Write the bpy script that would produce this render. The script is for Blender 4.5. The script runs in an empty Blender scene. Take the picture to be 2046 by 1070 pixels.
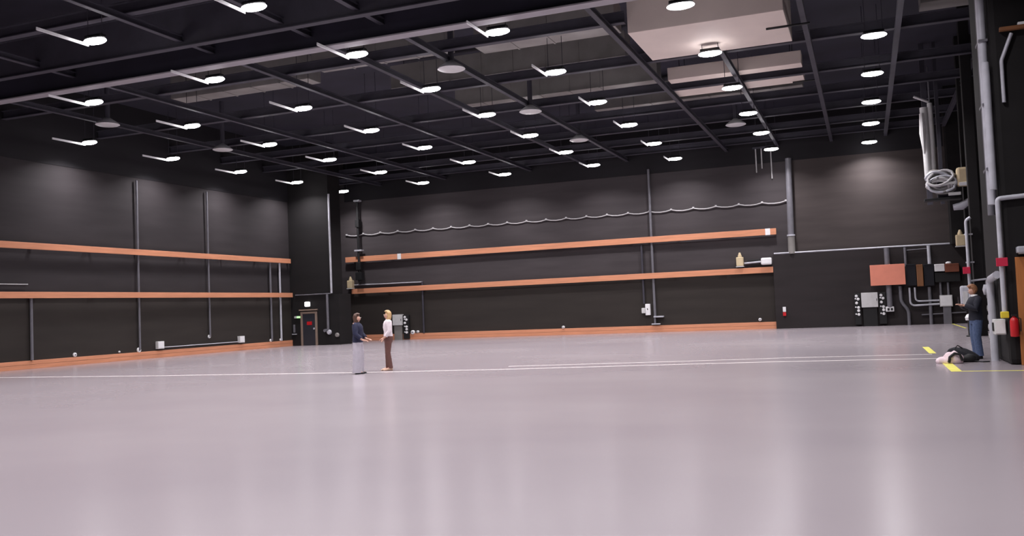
import bpy, bmesh, math, random
from mathutils import Vector, Matrix

# ------------------------------------------------------------------ camera, world, exposure
S = bpy.context.scene
COL = S.collection
CAM_H, FOC = 1.6, 1817.5
PITCH, ROLL, YAW = 0.0459, -0.0408, 0.3702
XL, YB, HL = -31.9, 51.24, 9.4           # left wall, back wall, lamp height
KC = (HL - CAM_H) / 8.33                 # the ceiling steel was first surveyed for lamps at 9.93 m
fw = Vector((-math.sin(YAW) * math.cos(PITCH), math.cos(YAW) * math.cos(PITCH), math.sin(PITCH)))
rt = Vector((math.cos(YAW), math.sin(YAW), 0))
up = rt.cross(fw)
R2 = rt * math.cos(ROLL) + up * math.sin(ROLL)
U2 = -rt * math.sin(ROLL) + up * math.cos(ROLL)
cd = bpy.data.cameras.new('camera')
cd.sensor_fit = 'HORIZONTAL'; cd.sensor_width = 36.0
cd.lens = FOC / 2046.0 * 36.0
cd.clip_end = 300
cam = bpy.data.objects.new('camera', cd); COL.objects.link(cam)
cam.matrix_world = Matrix((( R2.x, U2.x, -fw.x, 0), (R2.y, U2.y, -fw.y, 0), (R2.z, U2.z, -fw.z, CAM_H), (0, 0, 0, 1)))
S.camera = cam
w = bpy.data.worlds.new('world'); S.world = w; w.use_nodes = True
w.node_tree.nodes['Background'].inputs[0].default_value = (0.02, 0.02, 0.025, 1)
w.node_tree.nodes['Background'].inputs[1].default_value = 1.0
S.view_settings.view_transform = 'Standard'; S.view_settings.look = 'None'
S.view_settings.gamma = 1.0; S.view_settings.use_curve_mapping = False
S.view_settings.exposure = 0.0
LAMP_W = 184.0                           # watts of each ceiling lamp
LAMP_SPREAD = math.radians(138)
LAMP_COL = (1.0, 0.955, 0.985)

def ray(px, py): return fw * FOC + R2 * (px - 1023) + U2 * (535 - py)
def on_z(px, py, z=0.0):
    d = ray(px, py); return d * ((z - CAM_H) / d.z) + Vector((0, 0, CAM_H))

# ------------------------------------------------------------------ materials
def lin(c): return tuple((v / 255 / 12.92 if v / 255 <= .04045 else ((v / 255 + .055) / 1.055) ** 2.4) for v in c)
MATS = {}
def mat(name, rgb, rough=.6, metal=0.0, var=.12, scale=6.0, stretch=(1, 1, 1), spec=.5, bump=0.0, emit=0.0, emit_col=None, coords='Object'):
    if name in MATS: return MATS[name]
    m = bpy.data.materials.new(name); m.use_nodes = True
    nt = m.node_tree; N = nt.nodes; L = nt.links
    b = N['Principled BSDF']
    c = lin(rgb)
    b.inputs['Roughness'].default_value = rough; b.inputs['Metallic'].default_value = metal
    b.inputs['Specular IOR Level'].default_value = spec
    tc = N.new('ShaderNodeTexCoord'); mp = N.new('ShaderNodeMapping'); mp.inputs['Scale'].default_value = stretch
    L.new(tc.outputs[coords], mp.inputs[0])
    ns = N.new('ShaderNodeTexNoise'); ns.inputs['Scale'].default_value = scale; ns.inputs['Detail'].default_value = 4
    L.new(mp.outputs[0], ns.inputs['Vector'])
    r = N.new('ShaderNodeValToRGB')
    r.color_ramp.elements[0].position = .3; r.color_ramp.elements[1].position = .7
    r.color_ramp.elements[0].color = tuple(v * (1 - var) for v in c) + (1,)
    r.color_ramp.elements[1].color = tuple(min(1, v * (1 + var)) for v in c) + (1,)
    L.new(ns.outputs['Fac'], r.inputs[0]); L.new(r.outputs[0], b.inputs['Base Color'])
    if bump:
        bp = N.new('ShaderNodeBump'); bp.inputs['Strength'].default_value = bump; bp.inputs['Distance'].default_value = .02
        L.new(ns.outputs['Fac'], bp.inputs['Height']); L.new(bp.outputs[0], b.inputs['Normal'])
    if emit:
        b.inputs['Emission Color'].default_value = tuple(emit_col or c) + (1,)
        b.inputs['Emission Strength'].default_value = emit
    MATS[name] = m
    return m

def floor_mat():
    m = bpy.data.materials.new('polished concrete'); m.use_nodes = True
    nt = m.node_tree; N = nt.nodes; L = nt.links; b = N['Principled BSDF']
    tc = N.new('ShaderNodeTexCoord')
    def noise(scale, st, det=5):
        mp = N.new('ShaderNodeMapping'); mp.inputs['Scale'].default_value = st
        L.new(tc.outputs['Object'], mp.inputs[0])
        n = N.new('ShaderNodeTexNoise'); n.inputs['Scale'].default_value = scale; n.inputs['Detail'].default_value = det
        L.new(mp.outputs[0], n.inputs['Vector']); return n
    n1 = noise(.14, (1, 1.4, 1), 3); n2 = noise(1.1, (1, 1, 1), 4)
    mx = N.new('ShaderNodeMix'); mx.data_type = 'FLOAT'; mx.inputs[0].default_value = .12
    L.new(n1.outputs['Fac'], mx.inputs[2]); L.new(n2.outputs['Fac'], mx.inputs[3])
    r = N.new('ShaderNodeValToRGB')
    e = r.color_ramp.elements
    e[0].position = .30; e[0].color = lin((148, 140, 146)) + (1,)
    e[1].position = .72; e[1].color = lin((156, 148, 152)) + (1,)
    L.new(mx.outputs[0], r.inputs[0]); L.new(r.outputs[0], b.inputs['Base Color'])
    rr = N.new('ShaderNodeMapRange'); rr.inputs['To Min'].default_value = .19; rr.inputs['To Max'].default_value = .27
    L.new(n1.outputs['Fac'], rr.inputs['Value']); L.new(rr.outputs[0], b.inputs['Roughness'])
    b.inputs['Specular IOR Level'].default_value = .6
    return m

def wall_mat(name, rgb, rough=.75, var=.14):
    """dark acoustic panelling: fine horizontal courses and broad horizontal mottling"""
    m = bpy.data.materials.new(name); m.use_nodes = True
    nt = m.node_tree; N = nt.nodes; L = nt.links; b = N['Principled BSDF']
    c = lin(rgb)
    tc = N.new('ShaderNodeTexCoord'); mp = N.new('ShaderNodeMapping'); mp.inputs['Scale'].default_value = (.25, .25, 1.6)
    L.new(tc.outputs['Object'], mp.inputs[0])
    ns = N.new('ShaderNodeTexNoise'); ns.inputs['Scale'].default_value = 1.6; ns.inputs['Detail'].default_value = 6
    L.new(mp.outputs[0], ns.inputs['Vector'])
    wv = N.new('ShaderNodeTexWave'); wv.wave_type = 'BANDS'; wv.bands_direction = 'Z'; wv.inputs['Scale'].default_value = .55
    wv.inputs['Distortion'].default_value = .6
    L.new(tc.outputs['Object'], wv.inputs['Vector'])
    mx = N.new('ShaderNodeMix'); mx.data_type = 'FLOAT'; mx.inputs[0].default_value = .08
    L.new(ns.outputs['Fac'], mx.inputs[2]); L.new(wv.outputs['Fac'], mx.inputs[3])
    r = N.new('ShaderNodeValToRGB')
    r.color_ramp.elements[0].position = .3; r.color_ramp.elements[1].position = .7
    r.color_ramp.elements[0].color = tuple(v * (1 - var) for v in c) + (1,)
    r.color_ramp.elements[1].color = tuple(v * (1 + var) for v in c) + (1,)
    L.new(mx.outputs[0], r.inputs[0]); L.new(r.outputs[0], b.inputs['Base Color'])
    b.inputs['Roughness'].default_value = rough; b.inputs['Specular IOR Level'].default_value = .3
    bp = N.new('ShaderNodeBump'); bp.inputs['Strength'].default_value = .06; bp.inputs['Distance'].default_value = .02
    L.new(wv.outputs['Fac'], bp.inputs['Height']); L.new(bp.outputs[0], b.inputs['Normal'])
    MATS[name] = m
    return m

M_floor = floor_mat()
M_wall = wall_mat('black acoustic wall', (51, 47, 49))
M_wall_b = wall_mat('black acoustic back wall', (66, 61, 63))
M_wall_top = wall_mat('shaded wall top', (30, 28, 32))  # base colour darkened to carry the shade high on the walls
M_wall_low = wall_mat('black lower wall', (48, 43, 40))
M_wall_brown = wall_mat('brownish black wall', (70, 63, 62))
M_low_box = wall_mat('charcoal low wall', (43, 38, 39))
M_corner = wall_mat('deep black wall', (24, 22, 23))
M_deck = mat('ceiling deck paint', (36, 34, 48), .85, var=.25, scale=.6)
M_beam = mat('dark grey steel paint', (58, 56, 66), .65, var=.15, scale=2)
M_girder = mat('grey girder paint', (150, 146, 152), .5, var=.08, scale=2)
M_orange = mat('orange painted board', (213, 145, 110), .55, var=.10, scale=1.5, stretch=(.6, .6, 8))
M_orange2 = mat('orange painted panel', (232, 144, 120), .6, var=.05, scale=2)
M_conduit = mat('galvanised conduit', (190, 191, 200), .45, .1, var=.12, scale=3)
M_dimpipe = mat('dull grey pipe', (112, 111, 118), .5, .1, var=.12, scale=3)
M_boxgrey = mat('light grey box enamel', (205, 205, 205), .45, var=.05)
M_white = mat('white plastic', (238, 238, 240), .4, var=.04)
M_black = mat('matt black', (20, 20, 22), .6, var=.2)
M_blackblue = mat('black cloth', (22, 22, 30), .9, var=.25, scale=20)
M_beige = mat('beige duct liner', (220, 206, 197), .7, var=.04, scale=1.0)
M_duct = mat('grey sheet metal duct', (140, 137, 134), .5, .2, var=.15, scale=1.2)
M_cable = mat('pale grey cable', (190, 188, 190), .5, var=.08)
M_brown = mat('brown board', (128, 84, 52), .6, var=.15, scale=3, stretch=(1, 1, .2))
M_wood = mat('orange varnished wood', (186, 118, 66), .45, var=.15, scale=3, stretch=(4, 4, .4))
M_frame = mat('taupe door frame paint', (136, 118, 106), .5, var=.06)
M_door = mat('dark slate door', (40, 42, 50), .5, var=.1)
M_red = mat('red enamel', (196, 28, 36), .4, var=.08)
M_pink = mat('crimson sign', (206, 40, 74), .5, var=.04)
M_yellow = mat('yellow tag', (232, 208, 60), .5, var=.05)
M_ytape = mat('yellow floor tape', (226, 220, 96), .55, var=.14, scale=4)
M_wtape = mat('white floor tape', (222, 214, 212), .5, var=.08, scale=2)
M_cream = mat('cream plastic', (214, 196, 160), .45, var=.05)
M_skin = mat('skin', (206, 160, 140), .5, var=.05, scale=12)
M_lens = mat('lamp lens', (255, 250, 252), .3, emit=26.0, emit_col=(1, .965, .99))
M_green = mat('green exit glow', (90, 220, 90), .4, emit=3.0, emit_col=(.25, 1, .2))
M_wallamp = mat('door lamp glow', (250, 248, 250), .4, emit=2.2, emit_col=(1, .97, 1))

# ------------------------------------------------------------------ mesh builder
def cz(p): return (p[0] * KC, p[1] * KC, CAM_H + (p[2] - CAM_H) * KC)
class MB:
    def __init__(s): s.v = []; s.f = []
    def add(s, vs, fs):
        o = len(s.v); s.v += [Vector(v) for v in vs]; s.f += [tuple(i + o for i in f) for f in fs]; return s
    def box(s, a, b, bev=0.0):
        x0, y0, z0 = (min(a[i], b[i]) for i in range(3)); x1, y1, z1 = (max(a[i], b[i]) for i in range(3))
        if bev <= 0:
            return s.add([(x0, y0, z0), (x1, y0, z0), (x1, y1, z0), (x0, y1, z0), (x0, y0, z1), (x1, y0, z1), (x1, y1, z1), (x0, y1, z1)],
                         [(3, 2, 1, 0), (4, 5, 6, 7), (0, 1, 5, 4), (1, 2, 6, 5), (2, 3, 7, 6), (3, 0, 4, 7)])
        bm = bmesh.new(); bmesh.ops.create_cube(bm, size=1)
        for v in bm.verts: v.co = Vector((x0 + (v.co.x + .5) * (x1 - x0), y0 + (v.co.y + .5) * (y1 - y0), z0 + (v.co.z + .5) * (z1 - z0)))
        bmesh.ops.bevel(bm, geom=bm.edges[:] + bm.verts[:], offset=min(bev, .45 * min(x1 - x0, y1 - y0, z1 - z0)), segments=2, affect='EDGES', profile=.6)
        bm.verts.index_update()
        s.add([v.co.copy() for v in bm.verts], [[v.index for v in f.verts] for f in bm.faces]); bm.free(); return s
    def loft(s, rings, close=True):
        n = len(rings[0]); vs = [v for r in rings for v in r]; fs = []
        for i in range(len(rings) - 1):
            for j in range(n):
                k = (j + 1) % n
                fs.append((i * n + j, i * n + k, (i + 1) * n + k, (i + 1) * n + j))
        if close:
            fs.append(tuple(range(n - 1, -1, -1))); fs.append(tuple((len(rings) - 1) * n + j for j in range(n)))
        return s.add(vs, fs)
    def tube(s, pts, r, n=10, ry=None):
        pts = [Vector(p) for p in pts]
        rr = r if isinstance(r, (list, tuple)) else [r] * len(pts)
        rings = []; ref = None
        for i, p in enumerate(pts):
            t = (pts[min(i + 1, len(pts) - 1)] - pts[max(i - 1, 0)]).normalized()
            if ref is None: ref = Vector((0, 0, 1)) if abs(t.z) < .9 else Vector((1, 0, 0))
            a = (ref - t * ref.dot(t)).normalized(); ref = a; b = t.cross(a)
            rings.append([p + a * math.cos(2 * math.pi * k / n) * rr[i] + b * math.sin(2 * math.pi * k / n) * (rr[i] if ry is None else ry) for k in range(n)])
        return s.loft(rings)
    def cyl(s, a, b, r, n=16): return s.tube([a, b], r, n)
    def lathe(s, c, prof, n=24, axis='z'):
        c = Vector(c); rings = []
        for r, h in prof:
            ring = []
            for k in range(n):
                a = 2 * math.pi * k / n; x, y = r * math.cos(a), r * math.sin(a)
                ring.append(c + (Vector((x, y, h)) if axis == 'z' else Vector((x, h, -y)) if axis == 'y' else Vector((h, x, y))))
            rings.append(ring)
        return s.loft(rings)
    def ell(s, c, r, n=16, m=10, fn=None):
        c = Vector(c); rings = []
        for i in range(m + 1):
            t = math.pi * (i / m); t = min(max(t, .02), math.pi - .02); ring = []
            for k in range(n):
                a = 2 * math.pi * k / n
                d = Vector((math.sin(t) * math.cos(a), math.sin(t) * math.sin(a), -math.cos(t)))
                q = Vector((d.x * r[0], d.y * r[1], d.z * r[2]))
                if fn: q = fn(d, q)
                ring.append(c + q)
            rings.append(ring)
        return s.loft(rings)
    def xform(s, M):
        s.v = [M @ v for v in s.v]; return s
    def build(s, name, m, parent=None, smooth=False, local=False):
        me = bpy.data.meshes.new(name)
        off = Vector((0, 0, 0))
        if parent is not None and not local:
            q = parent
            while q is not None: off += q.location; q = q.parent
        me.from_pydata([tuple(v - off) for v in s.v], [], s.f)
        bm = bmesh.new(); bm.from_mesh(me); bmesh.ops.recalc_face_normals(bm, faces=bm.faces); bm.to_mesh(me); bm.free()
        if smooth:
            me.polygons.foreach_set('use_smooth', [True] * len(me.polygons))
            try: me.set_sharp_from_angle(angle=math.radians(40))
            except Exception: pass
        me.materials.append(m)
        o = bpy.data.objects.new(name, me); COL.objects.link(o)
        if parent is not None: o.parent = parent
        return o

def tag(o, label=None, cat=None, group=None, kind=None):
    if label: o['label'] = label
    if cat: o['category'] = cat
    if group: o['group'] = group
    if kind: o['kind'] = kind
    return o
def empty(name, loc, label, cat, group=None):
    o = bpy.data.objects.new(name, None); COL.objects.link(o); o.location = loc; o.empty_display_size = .2
    return tag(o, label, cat, group)
def struct(name, mb, m, smooth=False): return tag(mb.build(name, m, None, smooth), kind='structure')
def copy_tree(o, parent=None):
    c = o.copy(); COL.objects.link(c)
    if parent is not None: c.parent = parent
    for ch in list(o.children): copy_tree(ch, c)
    return c
def arc_path(pts, rad=.12, n=4):
    """rounds the corners of a pipe run"""
    pts = [Vector(p) for p in pts]; out = [pts[0]]
    for i in range(1, len(pts) - 1):
        a, b, c = pts[i - 1], pts[i], pts[i + 1]
        d1 = (a - b).normalized(); d2 = (c - b).normalized()
        r = min(rad, (a - b).length * .45, (c - b).length * .45)
        p, q = b + d1 * r, b + d2 * r
        for k in range(n + 1):
            t = k / n; out.append(p * (1 - t) ** 2 + b * 2 * t * (1 - t) + q * t * t)
    out.append(pts[-1]); return out

# ------------------------------------------------------------------ the room
CEIL = 11.9; XR = 5.0; YF = -5.0
struct('floor', MB().box((XL - .3, YF - .3, -.3), (XR + 2.3, YB + .3, 0)), M_floor)
struct('ceiling', MB().box((XL - .3, YF - .3, CEIL), (XR + 2.3, YB + .3, CEIL + .3)), M_deck)
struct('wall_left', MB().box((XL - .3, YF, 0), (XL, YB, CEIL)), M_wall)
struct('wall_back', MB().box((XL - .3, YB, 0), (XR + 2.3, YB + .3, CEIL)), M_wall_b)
struct('wall_right', MB().box((XR, 25.2, 0), (XR + .3, YB, CEIL)), M_corner)
struct('wall_front', MB().box((XL - .3, YF - .3, 0), (XR + 2.3, YF, CEIL)), M_corner)
struct('wall_side', MB().box((XR + 2, YF, 0), (XR + 2.3, 21.9, CEIL)), M_corner)
struct('wall_left_lower', MB().box((XL, YF, 0), (XL + .04, 45.6, 2.9)), M_wall_low)
struct('wall_back_lower', MB().box((-31.3, YB - .04, 0), (-4.6, YB, 3.1)), M_wall_low)
struct('wall_back_upper', MB().box((-3.45, YB - .05, 4.0), (XR, YB, CEIL)), M_wall_brown)
# darker wall tops: the shade above the lamps' reach, put into the colour
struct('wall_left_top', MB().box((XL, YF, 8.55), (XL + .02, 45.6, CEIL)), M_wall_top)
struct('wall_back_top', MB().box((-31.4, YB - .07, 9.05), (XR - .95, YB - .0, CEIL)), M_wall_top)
# the near block on the right (its side wall runs away from the camera) and the pier in the far right corner
nb = MB().box((2.76, 21.9, 0), (XR + 2.3, 25.2, CEIL), .12)
struct('wall_right_block', nb, M_corner)
struct('wall_right_pier', MB().box((4.1, 50.0, 4.0), (XR, YB - .05, CEIL)), M_corner)
# low charcoal wall along the right half of the back wall
struct('wall_back_low_block', MB().box((-4.62, 50.9, 0), (XR, YB - .04, 4.0)), M_low_box)
# black vestibule in the far left corner with the pier above it
struct('wall_corner_vestibule', MB().box((XL + .04, 45.6, 0), (-28.55, 46.9, 2.95)), M_corner)
struct('wall_corner_pier', MB().box((XL, 45.6, 2.95), (-29.1, 46.9, CEIL)), M_corner)

# orange boards on the walls
def board_left(name, z0, z1, y1):
    mb = MB().box((XL + .2, YF, z0), (XL + .26, y1, z1), .012)
    y = y1 - .12
    while y > 20: mb.box((XL + .04, y, z0 + .03), (XL + .2, y + .1, z1 - .03)); y -= 2.95
    struct(name, mb, M_orange)
def board_back(name, z0, z1, x0, x1):
    mb = MB().box((x0, YB - .26, z0), (x1, YB - .2, z1), .012)
    x = x1 - .12
    while x > x0: mb.box((x, YB - .2, z0 + .03), (x + .1, YB - .04, z1 - .03)); x -= 2.63
    struct(name, mb, M_orange)
board_left('trim_1', 4.87, 5.14, 45.4)
board_left('trim_2', 2.87, 3.13, 45.5)
board_back('trim_3', 5.09, 5.43, -31.35, -4.38)
board_back('trim_4', 3.04, 3.36, -30.95, -4.64)
struct('baseboard_left', MB().box((XL, YF, 0), (XL + .09, 45.6, .17), .008).box((XL, YF, .178), (XL + .09, 45.6, .34), .008), M_orange)
struct('baseboard_back', MB().box((-31.0, YB - .12, 0), (-4.64, YB, .18), .008).box((-31.0, YB - .12, .188), (-4.64, YB, .38), .008), M_orange)

# ------------------------------------------------------------------ ceiling steel
def ibeam(mb, a, b, wd, ht):
    """I-section between a and b (bottom centre line), along x or y"""
    a, b = Vector(a), Vector(b); alongx = abs(b.x - a.x) > abs(b.y - a.y); t = .03
    def bx(off0, off1, z0, z1):
        if alongx: mb.box((a.x, a.y + off0, a.z + z0), (b.x, a.y + off1, a.z + z1))
        else: mb.box((a.x + off0, a.y, a.z + z0), (a.x + off1, b.y, a.z + z1))
    bx(-wd / 2, wd / 2, 0, t); bx(-t / 2, t / 2, t, ht - t); bx(-wd / 2, wd / 2, ht - t, ht)
    return mb
AH0, AH1 = cz((-6.69, 28.35, 10.3)), cz((-1.88, 31.98, 10.3))      # footprint of the large boxed duct
zx, zy = cz((0, 0, 10.62))[2], cz((0, 0, 10.42))[2]
for y in (14.5, 20.4, 28.25, 33.4, 38.3, 42.4, 46.3, 50.2, 53.6):
    y *= KC
    if AH0[1] - .2 < y < AH1[1] + .2:
        struct('ceiling_beam', ibeam(MB(), (XL, y, zx), (AH0[0] - .05, y, zx), .24, .34), M_beam)
        struct('ceiling_beam', ibeam(MB(), (AH1[0] + .05, y, zx), (XR, y, zx), .24, .34), M_beam)
    else: struct('ceiling_beam', ibeam(MB(), (XL, y, zx), (XR, y, zx), .24, .34), M_beam)
for x in (-30.6, -25.7, -19.65, -15.9, -13.3, -7.27, -4.35, -1.4, 1.45, 4.3):
    x *= KC
    y0 = AH1[1] + .1 if AH0[0] - .1 < x < AH1[0] + .1 else 10
    if x > XR - .5: continue
    struct('ceiling_beam', ibeam(MB(), (x, y0, zy), (x, YB - (1.3 if x > 3.5 else 0), zy), .16, .19), M_beam)
gz = cz((0, 0, 9.98))[2]; gy = 24.2 * KC
struct('ceiling_girder', MB().box((XL, gy - .02, gz + .04), (2.5, gy + .02, gz + 1.55)).box((XL, gy - .2, gz + 1.55), (2.5, gy + .2, gz + 1.6)), M_deck)
struct('ceiling_girder_flange', MB().box((XL, gy - .21, gz), (2.5, gy + .21, gz + .04)), M_girder)
struct('ceiling_girder', ibeam(MB(), (XL, 22.7 * KC, cz((0, 0, 10.25))[2]), (2.5, 22.7 * KC, cz((0, 0, 10.25))[2]), .24, 1.2), M_beam)

# ------------------------------------------------------------------ lamps
ROWS = [
 [(1737,285),(1541,299),(1349,318),(1186,331),(1009,349),(846,366),(686,383)],
 [(1740,248),(1521,267),(1307,288),(1131,305),(937,325),(761,345),(594,365)],
 [(1741,205),(1495,228),(1257,251),(1060,272),(849,296),(659,320),(481,344)],
 [(1743,149),(1463,177),(1194,206),(973,231),(742,262),(539,290),(346,318)],
 [(1746,73),(1419,109),(1110,146),(861,180),(606,218),(384,253),(179,286)],
 [(1360,14),(994,66),(713,111),(429,161),(188,206)],
 [(507,17),(190,84)]]
greys = [(-19.5, -13.8, 29.7, 30.6, 11.25, 'grey sheet metal duct above the lamps, nearest of the left-hand ducts'),
         (-12.9, -7.6, 30.3, 31.3, 11.25, 'grey sheet metal duct left of the beige boxed duct'),
         (-18.5, -8.2, 34.2, 35.1, 11.25, 'long grey sheet metal duct left of the nearer shallow beige duct'),
         (-17.5, -7.9, 38.6, 39.5, 11.25, 'long grey sheet metal duct left of the farther shallow beige duct'),
         (-12.0, -2.2, 43.0, 44.0, 11.25, 'long grey sheet metal duct nearest the back wall'),
         (-27.5, -20.5, 31.0, 31.9, 11.25, 'grey sheet metal duct over the left part of the hall'),
         (2.2, 4.6, 33.0, 34.0, 11.25, 'short grey duct above the right-hand lamp column')]
UNDER = [(AH0[0] - .5, AH0[1] - .3, AH1[0] + .5, AH1[1] + .3, AH0[2])] + [(x0 * KC - .2, y0 * KC - .03, x1 * KC + .2, y1 * KC + .03, cz((0, 0, z))[2] - .02) for x0, x1, y0, y1, z, lab in greys]
def make_lamp():
    root = empty('high_bay_lamp', (0, 0, 0), 'x', 'ceiling lamp', 'high-bay lamps hanging from the ceiling grid')
    MB().ell((0, 0, .10), (.34, .18, .09), 28, 10).box((-.3, -.1, .1), (.3, .1, .19), .02).build('housing', M_black, root, True, True)
    MB().ell((0, 0, .03), (.37, .19, .085), 28, 10).build('lens', M_lens, root, True, True)
    for sx in (-.25, .25):
        MB().cyl((sx, 0, .14), (sx, 0, CEIL - HL), .011, 8).build('hanger', M_beam, root, local=True)
    ld = bpy.data.lights.new('lamp light', 'AREA'); ld.shape = 'ELLIPSE'; ld.size = .62; ld.size_y = .32
    ld.energy = LAMP_W; ld.color = LAMP_COL; ld.spread = LAMP_SPREAD
    lo = bpy.data.objects.new('lamp_light', ld); COL.objects.link(lo); lo.location = (0, 0, -.06); lo.parent = root
    return root
ORD = ['first', 'second', 'third', 'fourth', 'fifth', 'sixth', 'seventh']
ROWN = ['row nearest the back wall', 'second row from the back wall', 'third row from the back wall', 'fourth row from the back wall',
        'fifth row from the back wall', 'sixth row, just beyond the big girder', 'frontmost row, nearer side of the big girder']
proto = make_lamp(); first = True
for i, row in enumerate(ROWS):
    for j, (px, py) in enumerate(row):
        o = proto if first else copy_tree(proto); first = False
        p = on_z(px, py, HL); o.location = p
        k = len(row) - 1 - j
        o['label'] = 'bright high-bay lamp, %s, %s from the left' % (ROWN[i], ORD[k])
        for (ax, ay, bx, by, zb) in UNDER:     # a lamp below a duct hangs from the duct
            if ax < p.x < bx and ay < p.y < by:
                for ch in o.children:
                    if ch.name.startswith('hanger'):
                        ch.scale.z = (zb - HL) / (CEIL - HL)
        if p.x < -9:                       # white bar added as the lamp's bright reflected streak
            L = 1.25 if p.x > -12 else 1.5
            MB().box((-.36, -L - .1, -.05), (-.33, .1, .03)).build('streak_bar', M_white, o, local=True)
# the same grid of lamps goes on over and behind the camera: their light only
for y in (18.8, 13.8, 8.8, 3.8, -1.2):
    for x in (.6, -4.2, -9.3, -14, -19.3, -24.5, -30):
        if y > 18 and x in (-14, -19.3): continue
        ld = bpy.data.lights.new('lamp light', 'AREA'); ld.shape = 'ELLIPSE'; ld.size = .62; ld.size_y = .32
        ld.energy = LAMP_W; ld.color = LAMP_COL; ld.spread = LAMP_SPREAD
        lo = bpy.data.objects.new('lamp_light', ld); COL.objects.link(lo); lo.location = (x, y, HL)

# ------------------------------------------------------------------ ducts under the deck
def box_duct(name, a, b, m, label, flange=None, bev=.02):
    a, b = cz(a), cz(b); b = (b[0], b[1], min(b[2], CEIL)); flange = [x * KC for x in flange or []]
    c = ((a[0] + b[0]) / 2, (a[1] + b[1]) / 2, min(a[2], b[2]))
    r = empty(name, c, label, 'duct', 'air ducts under the ceiling')
    MB().box(a, b, bev).build('casing', m, r)
    if b[2] < CEIL - .02:
        for x in (a[0] + .4, b[0] - .4):
            MB().cyl((x, (a[1] + b[1]) / 2, b[2] - .01), (x, (a[1] + b[1]) / 2, CEIL), .015, 8).build('hanger_rod', M_beam, r)
    if flange:
        for x in flange:
            MB().box((x - .03, a[1] - .03, a[2] - .02), (x + .03, b[1] + .03, b[2])).build('flange', M_duct, r)
    return r
box_duct('air_handler', (-6.69, 28.35, 10.3), (-1.88, 31.98, 12.54), M_beige, 'large beige boxed air duct hanging at the top of the hall')
MB().cyl(cz((-2.55, 30.0, 10.27)), cz((-1.2, 30.0, 10.27)), .035, 10).build('handle', M_black, bpy.data.objects['air_handler'])
box_duct('supply_duct', (-7.05, 36.5, 10.64), (-1.86, 37.2, 11.15), M_beige, 'shallow beige duct just behind the large boxed duct', None)
box_duct('supply_duct', (-7.25, 38.6, 10.65), (-1.92, 39.8, 10.95), M_beige, 'shallow beige duct, farther of the two behind the boxed duct', None)
MB().cyl(cz((-2.4, 39.5, 10.61)), cz((-1.4, 39.5, 10.61)), .03, 10).build('handle', M_black, bpy.data.objects['supply_duct.001'])
for x0, x1, y0, y1, z, lab in greys:
    box_duct('ventilation_duct', (x0, y0, z), (x1, y1, z + 1.0), M_duct, lab, [x0 + 1.4 * k for k in range(1, int((x1 - x0) / 1.4))])
for (px, py, lab) in [(902, 138, 'round pale diffuser between lamps, left of the beige boxed duct'), (1060, 223, 'small round pale diffuser in the middle of the ceiling'),
                (1157, 280, 'small round pale diffuser over the back of the hall'), (1470, 249, 'round pale diffuser behind the shallow beige ducts'),
                (445, 299, 'small round pale diffuser over the left of the hall'), (215, 249, 'round pale diffuser near the left wall')]:
    p = on_z(px, py, 9.62)
    r = empty('ceiling_diffuser', p, lab, 'air diffuser', 'round ceiling diffusers')
    MB().lathe(p, [(.10, .28), (.42, .06), (.46, .0), (.40, -.03), (.05, -.05)], 24).build('cone', M_boxgrey, r, smooth=True)
    MB().cyl(p + Vector((0, 0, .25)), (p.x, p.y, CEIL), .1, 12).build('drop_pipe', M_beam, r)

# ------------------------------------------------------------------ floor marks
def tape(name, pts, wd, m, label, closed_ends=True):
    pts = [Vector(p) for p in pts]; mb = MB(); vs = []
    for i, p in enumerate(pts):
        t = (pts[min(i + 1, len(pts) - 1)] - pts[max(i - 1, 0)]).normalized(); n = Vector((-t.y, t.x, 0)) * wd / 2
        vs.append([(p + n) + Vector((0, 0, .0)), (p - n), (p - n) + Vector((0, 0, .003)), (p + n) + Vector((0, 0, .003))])
    mb.loft(vs)
    return tag(mb.build(name, m), label, 'floor tape')
tape('floor_tape', [(-31.8, 22.95, 0), (-28, 22.75, 0), (-21, 22.5, 0), (-13.8, 22.56, 0), (-9.4, 22.95, 0), (-5.4, 23.67, 0), (-2.2, 24.2, 0), (1.5, 24.4, 0)], .12, M_wtape,
     'long white tape line across the concrete floor in front of the two women')
tape('floor_tape', [(-9.6, 24.15, 0), (-5.0, 25.0, 0), (-2.0, 25.7, 0), (1.5, 26.1, 0)], .10, M_wtape, 'shorter white tape line just behind the long one')
tape('floor_tape', [(1.6, 24.3, 0), (1.6, 20.45, 0)], .2, M_ytape, 'yellow tape stripe under the bag, running away from the camera')
tape('floor_tape', [(1.5, 20.37, 0), (4.8, 20.37, 0)], .09, M_ytape, 'thin yellow tape line meeting the stripe at a corner, before the door')
tape('floor_tape', [(1.54, 26.5, 0), (1.54, 29.7, 0)], .17, M_ytape, 'short yellow tape dash on the floor behind the bag')
tape('floor_tape', [(3.94, 44.1, 0), (3.94, 50.7, 0)], .08, M_ytape, 'pale yellow tape line below the shelves at the back right')

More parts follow.
